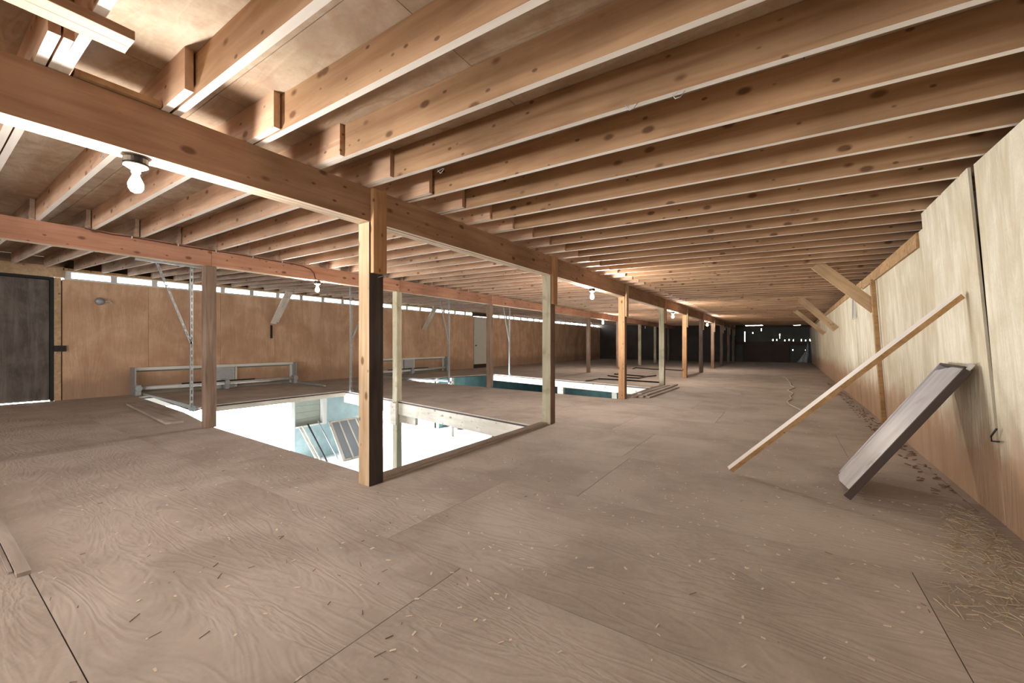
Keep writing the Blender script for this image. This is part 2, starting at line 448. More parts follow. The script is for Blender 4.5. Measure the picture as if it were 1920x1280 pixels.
# ------------------------------------------------------------------ floor sheets
fl = thing('floor', (0, 0, 0), kind='structure')
PW, PH = 2.64, 1.32
ys = [YB] + [0.37 + PH * k for k in range(-5, 25)] + [YE]
ys = sorted(set(round(y, 3) for y in ys if YB <= y <= YE))
offs = [-1.47, 0.565, -1.385]
for r in range(len(ys) - 1):
    y0, y1 = ys[r], ys[r + 1]
    if y1 - y0 < 0.05: continue
    k = round((y0 - 0.37) / PH)
    xo = {-1: -1.47, 0: -1.47, 1: 0.565, 2: -1.385}.get(k, [-1.47, 0.565, -0.9][k % 3])
    xs = [XL]; x = xo
    while x > XL + 0.2: x -= PW
    x += PW
    while x < 1.45: xs.append(x); x += PW
    xs.append(1.5)
    for a, b_ in zip(xs[:-1], xs[1:]):
        gp = 0.0022
        poly = [(a + gp, y0 + gp), (b_ - gp, y0 + gp), (b_ - gp, y1 - gp), (a + gp, y1 - gp)]
        ps = cut_all(poly, HOLES)
        if not ps: continue
        m = MB(); zt = random.uniform(-0.0015, 0.0)
        for p in ps: m.prism(p, -0.022, zt)
        m.build('plywood_sheet', M['floor'], fl, (a, y0, 0))
# sub-floor under the sheets
m = MB()
for p in cut_all([(XL, YB), (1.5, YB), (1.5, YE), (XL, YE)], HOLES): m.prism(p, -0.05, -0.0225)
m.build('subfloor', M['outer'], fl, (0, 0, -0.05))
# lifted sheet edge in the left foreground
plank('raised_edge', (-5.6, 0.352, 0.010), (-3.33, 0.352, 0.010), 0.05, 0.022, (0, 1, 0), M['grey_plank'], fl)
plank('raised_edge', (-5.6, 0.315, 0.005), (-3.42, 0.315, 0.005), 0.015, 0.012, (0, 1, 0), M['grey_plank'], fl)

# rim beams and trimmers around the openings (visible under the floor edge)
def rim(nm, pa, pb, depth, thick, mat, lab, side=1, ztop=-0.024):
    pa, pb = Vector((*pa, 0)), Vector((*pb, 0))
    d = (pb - pa).normalized(); nrm = Vector((-d.y, d.x, 0)) * side
    c0 = pa + nrm * (thick / 2 + 0.001) + Vector((0, 0, ztop - depth / 2)); c1 = pb + nrm * (thick / 2 + 0.001) + Vector((0, 0, ztop - depth / 2))
    return plank(nm, c0, c1, depth, thick, (0, 0, 1), mat, fl)
rim('rim_beam', (-3.14, 5.28), (-9.63, 6.44), 0.25, 0.09, M['white_board'], '', side=-1, ztop=-0.051)
rim('rim_beam', (-3.12, 2.42), (-7.0, 2.54), 0.24, 0.06, M['white_board'], '', side=1, ztop=-0.051)
rim('rim_beam', (-3.15, 11.75), (-9.9, 13.4), 0.20, 0.09, M['white_board'], '', side=-1, ztop=-0.051)
rim('rim_beam', (-3.13, 2.42), (-3.14, 5.28), 0.24, 0.05, M['white_board'], '', side=-1, ztop=-0.051)
rim('rim_beam', (-9.62, 3.4), (-9.64, 6.44), 0.10, 0.05, M['white_board'], '', side=1, ztop=-0.051)

# ------------------------------------------------------------------ ceiling: sheets and joists
ce = thing('ceiling', (0, 0, 2.55), kind='structure')
def strip_x(a, b_, n): return [a + (b_ - a) * i / n for i in range(n + 1)]
xsplit = strip_x(1.6, X1, 3) + strip_x(X1, X2, 3)[1:] + strip_x(X2, XL - 0.05, 5)[1:]
yc = [YB] + [round(-1.55 + PW * k, 3) for k in range(-2, 14) if YB < -1.55 + PW * k < YE] + [YE]
for i in range(len(xsplit) - 1):
    xa, xb = xsplit[i + 1] + 0.002, xsplit[i] - 0.002
    for j in range(len(yc) - 1):
        ya, yb = yc[j] + 0.002, yc[j + 1] - 0.002
        za = zj(xa + 1e-4) + HD; zb_ = zj(xb - 1e-4) + HD
        MB().hexa([(xa, ya, za), (xb, ya, zb_), (xb, yb, zb_), (xa, yb, za)], [(xa, ya, za + 0.018), (xb, ya, zb_ + 0.018), (xb, yb, zb_ + 0.018), (xa, yb, za + 0.018)]).build('ceiling_sheet', M['ceil'], ce, (xa, ya, za))
for xa, xb in ((X1, 1.6), (X2, X1), (XL - 0.4, X2)):
    za, zb_ = zj(xa + 1e-4) + HD + 0.02, zj(xb - 1e-4) + HD + 0.02
    MB().hexa([(xa, YB, za), (xb, YB, zb_), (xb, YE + 0.1, zb_), (xa, YE + 0.1, za)], [(xa, YB, za + 0.04), (xb, YB, zb_ + 0.04), (xb, YE + 0.1, zb_ + 0.04), (xa, YE + 0.1, za + 0.04)]).build('roof_deck', M['outer'], ce, (xa, YB, za))
def joist_proto(xa, xb, mt='joist', nm='joist'):
    xa, xb = min(xa, xb), max(xa, xb)
    xm = (xa + xb) / 2
    if xm > X1: s = -0.022
    elif xm > X2: s = -0.0135
    else: s = -0.040
    zc = zj(xm); za = zc + s * (xa - xm)
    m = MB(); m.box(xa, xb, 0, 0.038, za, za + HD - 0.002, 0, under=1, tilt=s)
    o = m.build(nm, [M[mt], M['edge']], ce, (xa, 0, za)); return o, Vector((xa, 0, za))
JP = 0.44
protos = [joist_proto(-3.12, 1.34), joist_proto(-7.12, -2.60, 'joist_mid'), joist_proto(XL + 0.01, -6.93, 'joist_left')]
yoff = [0.0, -0.041, -0.082]
for pi, (o, base) in enumerate(protos):
    first = True
    for k in range(-5, 73):
        y = 0.86 + JP * k + yoff[pi] + random.uniform(-0.008, 0.008)
        if y > YE - 0.1: break
        loc = base + Vector((0, y, 0))
        if first: place(o, loc, ce); first = False
        else: copy_at(o, loc, ce)
# doubled joist and blocking near the camera
o = copy_at(protos[1][0], protos[1][1] + Vector((0, 0.34, 0)), ce)
m = MB().box(-3.05, -2.92, 0.47, 0.81, zj(-3) + 0.0, zj(-3) + 0.03); m.build('blocking', M['joist'], ce, (-3.0, 0.5, zj(-3)))

# header under the joists at the upper left
t = thing('ceiling_header', (-2.36, 0.40, 2.545), 'short pale timber header running across the joists at the upper left corner', 'timber')
m = MB(); m.box(-2.43, -2.36, -1.6, 0.545, 2.505, 2.545, 0, under=1); m.build('header_ply', [M['beam'], M['edge_y']], t, (-2.43, 0, 2.505), bevel=0.003)
m = MB(); m.box(-2.357, -2.285, -1.6, 0.545, 2.503, 2.543, 0, under=1); m.build('header_ply', [M['beam'], M['edge_y']], t, (-2.357, 0, 2.503), bevel=0.003)

# ------------------------------------------------------------------ posts
ROW1 = [2.21, 5.45, 8.88, 12.42, 15.70, 19.15, 22.55, 26.0, 29.4, 32.4]
ROW2 = [2.43, 5.93, 9.28, 12.78, 16.35, 20.1, 23.8, 27.2, 30.8]
c1 = ['post_tan', 'post_pale', 'post_orange', 'post_pale', 'post_orange', 'post_grey', 'post_brown', 'post_grey', 'post_grey', 'post_grey']
c2 = ['post_brown', 'post_pale', 'post_brown', 'post_grey', 'post_brown', 'post_brown', 'post_pale', 'post_pale', 'post_grey']
ORD = ['nearest', 'second', 'third', 'fourth', 'fifth', 'sixth', 'seventh', 'eighth', 'ninth', 'tenth']
LOOK = {'post_tan': 'tan', 'post_pale': 'pale whitish', 'post_orange': 'orange-toned', 'post_grey': 'grey', 'post_brown': 'dull brown'}
d1 = ['thick square tan post with a dark side face, nearest the camera beside the floor opening',
      'pale weathered square post at the far right corner of the first floor opening',
      'orange-toned square post beside the loose boards at the second opening',
      'pale whitish square post standing in the pile of loose boards',
      'orange-toned square post just right of the starry bulb, fifth along the near beam',
      'dark grey square post, sixth along the near beam', 'brownish square post, seventh along the near beam, right of the far lit bulb',
      'grey square post, eighth along the near beam', 'grey square post, ninth along the near beam', 'narrow dark post farthest along the near beam by the far wall']
d2 = ['brown square post left of the bright floor opening, nearest under the far beam',
      'whitish square post just right of the thick near post, running down through the opening',
      'brown square post in front of the white door at the second opening',
      'grey square post fourth along the far beam, hidden mostly behind a pale post',
      'dull brown square post, fifth along the far beam',
      'light brown square post, sixth along the far beam, left of an orange post',
      'pale square post, seventh along the far beam against the dark wall',
      'pale square post, eighth along the far beam against the dark wall', 'grey square post, last along the far beam against the dark wall']
for i, y in enumerate(ROW1):
    x0, x1 = X1 - 0.145, X1
    t = thing('timber_post', ((x0 + x1) / 2, y + 0.075, 0), d1[i], 'post', 'posts under the near beam')
    lo = 0.0
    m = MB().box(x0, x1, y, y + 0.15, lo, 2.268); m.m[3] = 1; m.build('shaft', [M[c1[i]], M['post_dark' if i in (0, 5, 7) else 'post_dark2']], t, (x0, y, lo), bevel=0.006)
    m = MB().box(X1 + 0.001, X1 + 0.040, y + 0.015, y + 0.155, 1.83, 2.55); m.build('splice_board', M['post_orange' if i % 2 else 'post_tan'] if i != 0 else M['post_orange'], t, (X1, y, 1.83), bevel=0.003)
for i, y in enumerate(ROW2):
    x0, x1 = X2 - 0.14, X2
    inhole = i in (1,)
    t = thing('timber_post', ((x0 + x1) / 2, y + 0.07, 0), d2[i], 'post', 'posts under the far beam')
    lo = ZLOW if inhole else 0.0
    m = MB().box(x0, x1, y, y + 0.14, lo, 2.362); m.build('shaft', M[c2[i]], t, (x0, y, lo), bevel=0.006)
    if inhole:
        plank('bolster', (x0 - 0.35, y + 0.16, -0.40), (x1 + 0.55, y + 0.06, -0.40), 0.17, 0.07, (0, 0, 1), M['white_board'], t)
        MB().box(x0 - 0.02, x1 + 0.02, y - 0.05, y - 0.001, -0.52, -0.05).build('cleat', M['white_board'], t, (x0, y, -0.5), bevel=0.005)
# lower-level posts standing under the floor
low = [(-6.98, 9.3, 0.14, 'white lower-level post glimpsed under the rim of the first floor opening'),
       (-7.0, 13.7, 0.24, 'wide white lower-level post seen through the far opening, left of the orange post'),
       (-7.0, 19.5, 0.26, 'white lower-level post just left of the orange post, seen through the far opening'),
       (-11.5, 12.6, 0.10, 'pale lower-level post at the left end of the far opening')]
for x, y, w_, lab in low:
    o = MB().box(x - w_ / 2, x + w_ / 2, y, y + 0.16, ZLOW, -0.051).build('lower_post', M['white_board'], None, (x, y, ZLOW), bevel=0.006)
    tag(o, lab, 'post', 'lower-level posts seen through the openings')

# ------------------------------------------------------------------ beams
def beam(rows, xf, zb, zt, width, nply, mat, lab, pushed):
    t = thing('timber_beam', (xf - width / 2, 0, zb), lab, 'beam')
    ysx = [-1.2] + [y + 0.075 for y in rows] + [YE]
    w = width / nply
    for a, b_ in zip(ysx[:-1], ysx[1:]):
        for k in range(nply):
            x1_ = xf - k * w; x0_ = x1_ - w + 0.003
            dzr = random.uniform(-0.003, 0.003)
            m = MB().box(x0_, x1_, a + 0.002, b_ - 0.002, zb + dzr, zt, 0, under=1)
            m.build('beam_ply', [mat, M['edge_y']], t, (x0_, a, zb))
    return t
beam(ROW1, X1, 2.268, 2.553, 0.15, 3, M['beam'], 'long built-up timber beam resting on the near row of posts', 1)
beam(ROW2, X2, 2.362, 2.608, 0.14, 2, M['beam2'], 'long reddish timber beam with a stapled cable, on the far row of posts', 1)

# ------------------------------------------------------------------ right wall
rw = thing('wall_right', (1.2, 0, 0), kind='structure')
seams = [YB, -3.78 + 0.0, -2.46, -1.14, 0.18, 1.5, 2.82, 4.10, 5.45, 6.77, 8.06] + [8.06 + 1.32 * k for k in range(1, 19)] + [YE]
for i in range(len(seams) - 1):
    y0, y1 = seams[i], seams[i + 1]
    g0 = 0.004; g1 = 0.004
    top = min(2.52, 2.475)
    ta = tb = top
    if y0 >= 5.4: ta = tb = 2.33
    elif y1 < 4.2: ta, tb = 2.425, 2.455
    def P(y, z, t=0.0, xo=0.0): return (xr(y) - 0.062 * z + t + xo, y, z)
    xo = random.uniform(-0.004, 0.004)
    ya, yb = y0 + g0, y1 - g1
    yat, ybt = ya, yb
    if abs(y0 - 4.10) < 0.01: ya += 0.02; yat += 0.11
    if abs(y1 - 4.10) < 0.01: ybt += 0.0
    if abs(y1 - 8.06) < 0.01: ybt -= 0.05
    q0 = [P(ya, 0.0, 0, xo), P(yb, 0.0, 0, xo), P(ybt, tb, 0, xo), P(yat, ta, 0, xo)]
    q1 = [(x + 0.016, y, z) for x, y, z in q0]
    MB().hexa(q1, q0).build('wall_sheet', M['rwall'], rw, (xr(y0), y0, 0))
o = MB().box(1.52, 1.58, YB, YE, -0.03, 2.9).build('outer_boarding', M['outer'], rw, (1.5, 0, 0))
# studs, top board and cover strip on the right wall
def wp(y, z, off): return Vector((xr(y) - 0.062 * z - off, y, z))
plank('top_board', wp(5.6, 2.25, 0.012), wp(9.3, 2.25, 0.012), 0.15, 0.022, (0, 0, 1), M['stud'], rw)
plank('top_board', wp(9.35, 2.28, 0.010), wp(16.5, 2.28, 0.010), 0.12, 0.018, (0, 0, 1), M['stud'], rw)
plank('top_board', wp(16.6, 2.28, 0.010), wp(32.5, 2.28, 0.010), 0.12, 0.018, (0, 0, 1), M['stud'], rw)
t = plank('wall_stud', wp(8.2, 0.0, 0.03) , wp(8.2, 2.20, 0.028), 0.10, 0.05, (0, 1, 0), M['stud'], None, 0.003)
tag(t, 'upright orange-brown stud fixed against the right wall behind the leaning timber', 'stud')
# vent slot
MB().box(xr(10.8) - 0.062 * 1.95 - 0.03, xr(10.8) - 0.062 * 1.95 + 0.005, 10.45, 10.75, 1.76, 2.12).build('vent_board', M['grey_plank'], rw, (1.15, 10.6, 1.76))
m = MB()
for a in (10.40, 10.75): m.box(xr(10.8) - 0.062 * 1.95 - 0.035, xr(10.8) - 0.062 * 1.95 - 0.0, a, a + 0.05, 1.72, 2.16)
m.build('vent_trim', M['white'], rw, (1.15, 10.4, 1.72))

# ------------------------------------------------------------------ left wall
lwl = thing('wall_left', (XL, 0, 0), kind='structure')
TOPW = 2.635
sy = [YB, -4.0, -2.6, -1.1, 0.40]
D_A = (0.42, 1.80)
bounds = [1.92, 3.37, 4.92, 6.38, 7.89, 9.40, 10.9, 12.4, 13.9, 15.4, 16.05]
for a, b_ in list(zip(sy[:-1], sy[1:])) + list(zip(bounds[:-1], bounds[1:])) + [(17.4 + 1.5 * k, min(18.9 + 1.5 * k, YE)) for k in range(11)]:
    if b_ - a < 0.02: continue
    MB().box(XL - 0.02, XL, a + 0.003, b_ - 0.003, 0.0, TOPW).build('wall_sheet', M['lwall'], lwl, (XL - 0.02, a, 0))
MB().box(XL - 0.12, XL + 0.02, 1.93, YE, 2.83, 2.885).build('top_plate', M['stud'], lwl, (XL, 1.9, 2.83))
MB().box(XL - 0.16, XL - 0.12, YB, YE, 2.80, 3.2).build('fascia', M['outer'], lwl, (XL, 1.9, 2.9))
MB().box(XL - 0.06, XL - 0.021, D_A[1] + 0.05, YE, -0.02, TOPW - 0.01).build('outer_boarding', M['outer'], lwl, (XL, 2, 0))
MB().box(XL - 0.12, XL - 0.021, YB, D_A[0] - 0.03, 0, 2.9).build('outer_boarding', M['outer'], lwl, (XL, -2, 0))
o = MB().box(XL - 0.05, XL + 0.02, YB, 1.95, 2.665, 2.90).build('header_board', M['brace'], lwl, (XL, 0, 2.66)); tag(o, 'knotty orange-brown board above the dark door')
# clerestory windows
wy = [1.95 + 0.7445 * k for k in range(0, 20)]
wins = [(wy[k], wy[k + 1]) for k in range(0, 19) if wy[k + 1] < 16.15] + [(17.45 + 0.75 * k, 18.2 + 0.75 * k) for k in range(20)]
for n, (a, b_) in enumerate(wins):
    w = thing('window_%d' % (n + 1), (XL, a, TOPW), kind='structure')
    m = MB(); m.box(XL - 0.11, XL + 0.004, a, b_, TOPW + 0.001, TOPW + 0.028); m.box(XL - 0.11, XL - 0.002, a, b_, 2.805, 2.829)
    m.build('window_frame', M['white'], w, (XL, a, TOPW))
    m = MB(); m.box(XL - 0.10, XL - 0.004, a, a + 0.11, TOPW + 0.029, 2.804)
    m.build('mullion', M['steel_white' if n % 2 else 'white'], w, (XL, a, TOPW))
    MB().box(XL - 0.085, XL - 0.075, a + 0.062, b_ - 0.002, TOPW + 0.03, TOPW + 0.05).build('glazing_bar', M['steel'], w, (XL, a, TOPW))
    MB().box(XL - 0.099, XL - 0.095, a + 0.061, b_, TOPW + 0.029, 2.804).build('pane', M['pane'], w, (XL, a, TOPW))
# dark door at the left
d = thing('door_1', (XL, D_A[1], 0), 'dark weathered plywood door at the left edge', None, None, 'structure')
MB().box(XL - 0.06, XL - 0.03, D_A[0], D_A[1] - 0.062, 0.018, 2.595).build('door_leaf', M['black_door'], d, (XL - 0.06, D_A[0], 0.05), bevel=0.004)
m = MB(); m.box(XL - 0.07, XL + 0.01, D_A[1] - 0.055, D_A[1], 0.0, 2.66); m.box(XL - 0.07, XL + 0.01, D_A[0] - 0.03, D_A[1] - 0.056, 2.61, 2.66)
m.build('door_frame', M['black'], d, (XL, D_A[1], 0))
MB().box(XL - 0.10, XL - 0.062, D_A[0] - 0.03, D_A[1], 0.012, 2.66).build('door_backing', M['black'], d, (XL, D_A[0], 0))
MB().box(XL - 0.02, XL + 0.016, D_A[1] + 0.001, D_A[1] + 0.105, 0.0, 2.66).build('door_casing', M['brace'], d, (XL, D_A[1], 0), bevel=0.006)
m = MB(); m.box(XL + 0.017, XL + 0.04, 1.80, 1.98, 1.06, 1.19); m.tube([(XL + 0.04, 1.9, 1.12), (XL + 0.09, 1.9, 1.12)], 0.022, 10)
m.build('latch', M['dark'], d, (XL, 1.85, 1.06))
# white door in the left wall
d = thing('door_2', (XL, 16.1, 0), 'plain whitish door in the far part of the left wall', None, None, 'structure')
MB().box(XL - 0.03, XL + 0.02, 16.08, 17.36, 0.20, 2.62).build('door_leaf', M['door_white'], d, (XL, 16.08, 0.2), bevel=0.004)
MB().box(XL - 0.06, XL - 0.03, 16.05, 17.40, 0.0, 2.62).build('door_backing', M['black'], d, (XL, 16.05, 0.0))
m = MB(); m.tube([(XL + 0.02, 16.2, 1.15), (XL + 0.07, 16.2, 1.15)], [0.03, 0.035], 10); m.build('door_knob', M['dark'], d, (XL, 16.2, 1.1))
MB().box(XL - 0.03, XL + 0.015, 15.95, 17.44, 2.64, 2.83).build('header_board', M['dark_board'], d, (XL, 16.0, 2.64))

# ------------------------------------------------------------------ end walls
we = thing('wall_far', (0, YE, 0), kind='structure')
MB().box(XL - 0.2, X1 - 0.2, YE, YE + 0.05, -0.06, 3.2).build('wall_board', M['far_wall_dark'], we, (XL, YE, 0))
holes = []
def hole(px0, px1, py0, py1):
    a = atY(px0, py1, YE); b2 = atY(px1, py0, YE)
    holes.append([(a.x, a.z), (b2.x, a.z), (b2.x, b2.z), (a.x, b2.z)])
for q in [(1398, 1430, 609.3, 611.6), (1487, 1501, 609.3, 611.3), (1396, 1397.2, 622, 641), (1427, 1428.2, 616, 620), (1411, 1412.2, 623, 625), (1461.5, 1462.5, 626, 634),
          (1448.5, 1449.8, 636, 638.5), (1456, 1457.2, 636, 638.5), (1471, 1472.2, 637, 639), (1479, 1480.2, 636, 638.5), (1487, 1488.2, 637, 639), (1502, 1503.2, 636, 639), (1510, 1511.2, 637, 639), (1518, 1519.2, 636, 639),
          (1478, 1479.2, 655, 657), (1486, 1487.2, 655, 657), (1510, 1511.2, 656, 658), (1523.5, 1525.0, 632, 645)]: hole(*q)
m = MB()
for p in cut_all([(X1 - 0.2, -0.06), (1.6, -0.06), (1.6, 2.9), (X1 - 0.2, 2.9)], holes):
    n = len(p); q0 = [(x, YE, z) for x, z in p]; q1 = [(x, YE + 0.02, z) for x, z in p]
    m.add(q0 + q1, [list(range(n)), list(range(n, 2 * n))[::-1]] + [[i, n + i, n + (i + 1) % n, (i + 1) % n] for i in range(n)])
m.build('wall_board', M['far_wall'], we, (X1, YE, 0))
plank('wall_rail', (-2.9, YE - 0.03, 1.30), (1.45, YE - 0.03, 1.24), 0.22, 0.04, (0, 0, 1), M['dark_board'], we)
plank('wall_rail', (-2.9, YE - 0.03, 2.46), (1.45, YE - 0.03, 2.40), 0.12, 0.04, (0, 0, 1), M['dark_board'], we)
o = MB().box(-2.46, 0.24, YE - 0.20, YE - 0.15, 0.0, 1.16).build('leaning_board', M['dark_board'], None, (-2.46, YE - 0.2, 0), bevel=0.004)
tag(o, 'large dark brown sheet standing against the far end wall', 'board')
# plastic sheet hanging in the far corner
m = MB(); cols_ = 9; rowsn = 14
pts = []
for i in range(rowsn + 1):
    z = 1.30 - 1.29 * i / rowsn; sp_ = 0.06 + 0.55 * (i / rowsn) ** 1.8
    for j in range(cols_ + 1):
        u = j / cols_
        pts.append((1.26 - sp_ * u, YE - 0.16 - 0.10 * math.sin(u * 14 + i * 0.4) * (0.3 + i / rowsn), max(z, 0.005) + random.uniform(-0.01, 0.01) * (i < rowsn)))
fs = [(i * (cols_ + 1) + j, i * (cols_ + 1) + j + 1, (i + 1) * (cols_ + 1) + j + 1, (i + 1) * (cols_ + 1) + j) for i in range(rowsn) for j in range(cols_)]
m.add(pts, fs); o = m.build('plastic_sheet', M['tarp'], None, (1.3, YE - 0.2, 0), smooth=True)
s_ = o.modifiers.new('thick', 'SOLIDIFY'); s_.thickness = 0.004
tag(o, 'crumpled bluish-white plastic sheet hanging in the far right corner', 'plastic sheet')
o = MB().box(XL - 0.1, 1.6, YB - 0.08, YB, 0, 3.1).build('wall_rear', M['lwall'], None, (0, YB, 0)); tag(o, kind='structure')

# ------------------------------------------------------------------ bulbs
def lathe(m, prof, cx, cy, cz, n=16, mi=0):
    vs = []; fs = []
    for r, z in prof:
        for k in range(n):
            a = 2 * math.pi * k / n; vs.append((cx + r * math.cos(a), cy + r * math.sin(a), cz + z))
    for i in range(len(prof) - 1):
        for k in range(n):
            a = i * n + k; b_ = i * n + (k + 1) % n; fs.append((a, a + n, b_ + n, b_))
    fs.append(list(range(n))[::-1] if prof[0][1] < prof[-1][1] else list(range(n)))
    fs.append(list(range((len(prof) - 1) * n, len(prof) * n)))
    m.add(vs, fs, mi); return m
GLOBE = [(0.014, 0.0), (0.016, -0.018), (0.026, -0.04), (0.034, -0.062), (0.033, -0.085), (0.022, -0.104), (0.006, -0.112)]
def bulb(x, y, z, lab, lit=True, drop=0.0, mat=None):
    t = thing('ceiling_bulb', (x, y, z), lab, 'light bulb', 'bulbs under the beams')
    m = MB(); lathe(m, [(0.052, 0), (0.056, -0.01), (0.056, -0.036), (0.050, -0.042)], x, y, z, 20); m.build('junction_box', M['dark'], t, (x, y, z), smooth=False)
    m = MB(); lathe(m, [(0.054, -0.043), (0.054, -0.050), (0.034, -0.062), (0.022, -0.064), (0.020, -0.085)], x, y, z, 20); m.build('lamp_holder', M['porcelain'], t, (x, y, z - 0.043))
    m = MB(); lathe(m, [(r, q - 0.0855) for r, q in GLOBE], x, y, z, 20)
    o = m.build('glass_bulb', mat or (M['bulb_on'] if lit else M['bulb_off']), t, (x, y, z - 0.0855), smooth=True)
    return t
bulb(-3.02, 0.723, 2.264, 'glowing bare bulb in a round holder under the near beam at upper left', mat=M['bulb_near'])
bulb(-3.02, 7.22, 2.264, 'glowing bare bulb with starry flare in the middle of the near beam')
bulb(-3.02, 13.88, 2.264, 'glowing bare bulb between the fourth and fifth near posts', mat=M['bulb_far'])
bulb(-3.02, 20.9, 2.264, 'farthest glowing bare bulb under the near beam', mat=M['bulb_far'])
bulb(-7.04, 4.17, 2.358, 'white dimly lit lamp where the stapled cable ends on the far beam', mat=M['bulb_dim'])
bulb(-7.04, 18.1, 2.358, 'glowing bare bulb under the far beam near the bright window strip', mat=M['bulb_far'])
bulb(-7.04, 25.0, 2.358, 'small unlit white bulb under the far beam against the dark wall', lit=False)
bulb(-3.02, 27.6, 2.264, 'small unlit white bulb deep along the near beam', lit=False)
bulb(-3.02, -5.0, 2.264, 'lit bare bulb behind the camera under the near beam')

# cable stapled along the far beam
t = thing('electric_cable', (X2, 3, 2.5), 'brown cable stapled along the far beam and dropping to the lamp', 'cable')
pts = [(X2 + 0.05, 1.20, 2.60), (X2 + 0.014, 1.30, 2.592), (X2 + 0.012, 1.45, 2.585)]
y = 1.6
while y < 3.7: pts.append((X2 + 0.012, y, 2.588 + 0.004 * math.sin(y * 5))); y += 0.15
pts += [(X2 + 0.012, 3.85, 2.575), (X2 + 0.012, 4.0, 2.54), (X2 + 0.012, 4.06, 2.48), (X2 + 0.012, 4.08, 2.40), (X2 + 0.012, 4.12, 2.36), (X2 - 0.04, 4.15, 2.352)]
m = MB().tube(pts, 0.008, 6); m.build('sheath', M['cable'], t, (X2, 3, 2.5), smooth=True)
for yy in (1.62, 2.1, 2.55, 3.05, 3.5):
    MB().box(X2 + 0.002, X2 + 0.024, yy, yy + 0.012, 2.575, 2.602).build('staple', M['steel_white'], t, (X2, yy, 2.58))

# ------------------------------------------------------------------ braces
def brace(p0, p1, w, lab, mat='brace', t=0.038):
    o = plank('diagonal_brace', p0, p1, w, t, (0.55, 0, 0.83), M[mat], None, 0.003, cut=None); tag(o, lab, 'brace', 'diagonal braces'); return o
brace((0.42, 8.28, 2.52), (1.16, 8.28, 1.76), 0.175, 'large tan diagonal brace from the joists to the right wall, nearest fully visible')
a, b2 = atY(1513, 575, 14.0), atY(1568, 622, 14.0)
brace((0.35, 14.03, 2.50), (1.15, 14.03, 1.62), 0.17, 'middle tan diagonal brace on the right wall')
brace((0.30, 18.7, 2.50), (1.19, 18.7, 1.60), 0.14, 'farthest small tan diagonal brace on the right wall')
brace((0.58, 2.02, 2.52), (1.10, 2.02, 2.05), 0.16, 'pale brace end cropped at the upper right corner')
q0 = atY(548, 535, 6.25); q1 = atY(513, 606, 6.25)
def lb(px0, py0, px1, py1, w, lab):
    lo = atX(px1, py1, XL + 0.06); hi = atY(px0, py0, lo.y)
    zc = zj(hi.x) - 0.03
    if hi.z > zc: hi = lo.lerp(hi, (zc - lo.z) / (hi.z - lo.z))
    o = plank('diagonal_brace', hi, lo, w, 0.05, (0.3, 1, 0.2), M['white_board'], None, 0.003); tag(o, lab, 'brace', 'diagonal braces'); return o
lb(549, 534, 514, 606, 0.20, 'pale diagonal brace on the left wall between two window panes, nearer')
lb(818, 573, 795, 618, 0.20, 'pale diagonal brace on the left wall above the second low box')
plank('wall_bracket', (XL + 0.02, 6.27, 1.40), (XL + 0.02, 6.27, 1.80), 0.05, 0.03, (0, 1, 0), M['dark'], lwl)

# ------------------------------------------------------------------ leaning timber and panel on the right
p0 = atZ(1369, 880, 0.025); p1 = atX(1801, 553, 1.10)
o = plank('leaning_timber', p0, p1, 0.048, 0.045, (-0.1, -0.5, 1), M['stud'], None, 0.0, top=M['edge'])
tag(o, 'long slim tan timber leaning from the floor up against the right wall', 'timber')
A, B_ = Vector((0.440, 4.887, 0.012)), Vector((0.405, 4.124, 0.012)); Cc_, Dd_ = Vector((1.118, 4.27, 1.03)), Vector((1.118, 5.06, 1.03))
t = thing('propped_hatch', (0.43, 4.5, 0), 'grey weathered panel with a dark edge propped against the right wall', 'panel')
nr = (B_ - A).cross(Dd_ - A).normalized()
if nr.x > 0: nr = -nr
th = 0.045
# the board itself
ux = (Dd_ - A).normalized(); uy = (B_ - A).normalized()
ctr0 = (A + B_) / 2; ctr1 = (Cc_ + Dd_) / 2; ux = (ctr1 - ctr0).normalized()
plank('board', ctr0, ctr1, (B_ - A).length - 0.05, 0.028, uy, M['hatch'], t, 0.003)
for s_, mt in ((-1, 'hatch'), (1, 'edge_dark')):
    off = uy * s_ * ((B_ - A).length / 2 - 0.012)
    plank('edge_strip', ctr0 + off, ctr1 + off, 0.024, 0.05, uy, M[mt], t, 0.003)
plank('end_strip', ctr1 - uy * 0.36 + ux * 0.009, ctr1 + uy * 0.36 + ux * 0.009, 0.016, 0.05, ux, M['edge_dark'], t)
# wire hook on the wall seam
m = MB().tube([wp(4.02, 0.66, 0.03), wp(4.07, 0.60, 0.045), wp(4.12, 0.56, 0.03), wp(4.0, 0.58, 0.03)], 0.006, 6)
o = m.build('wire_hook', M['dark'], None, wp(4.05, 0.6, 0.03)); tag(o, 'short bent dark wire sticking out of the right wall seam', 'wire')

# ------------------------------------------------------------------ floor items
t = thing('opening_curb', (-3.07, 3.9, 0), 'low raised brown board along the right edge of the first floor opening', 'board')
m = MB(); m.box(-3.118, -3.0, 2.40, 5.42, 0.0005, 0.030); m.build('curb_board', M['floor'], t, (-3.1, 2.4, 0), bevel=0.004)
m = MB(); m.box(-2.998, -2.975, 2.38, 5.40, 0.0005, 0.018); m.build('curb_strip', M['floor'], t, (-3.0, 2.4, 0), bevel=0.003)
m = MB()
for p in [(-10.97, 2.473), (-7.75, 2.21), (-7.72, 2.42), (-11.28, 2.80)]: pass
poly = [(-10.97, 2.473), (-7.78, 2.20), (-7.73, 2.41), (-11.2, 2.76)]
m.prism(poly, 0.001, 0.04); o = m.build('loose_plank', M['grey_plank'], None, (-9.4, 2.5, 0), bevel=0.004)
tag(o, 'long thin grey plank lying on the floor left of the first opening', 'plank')
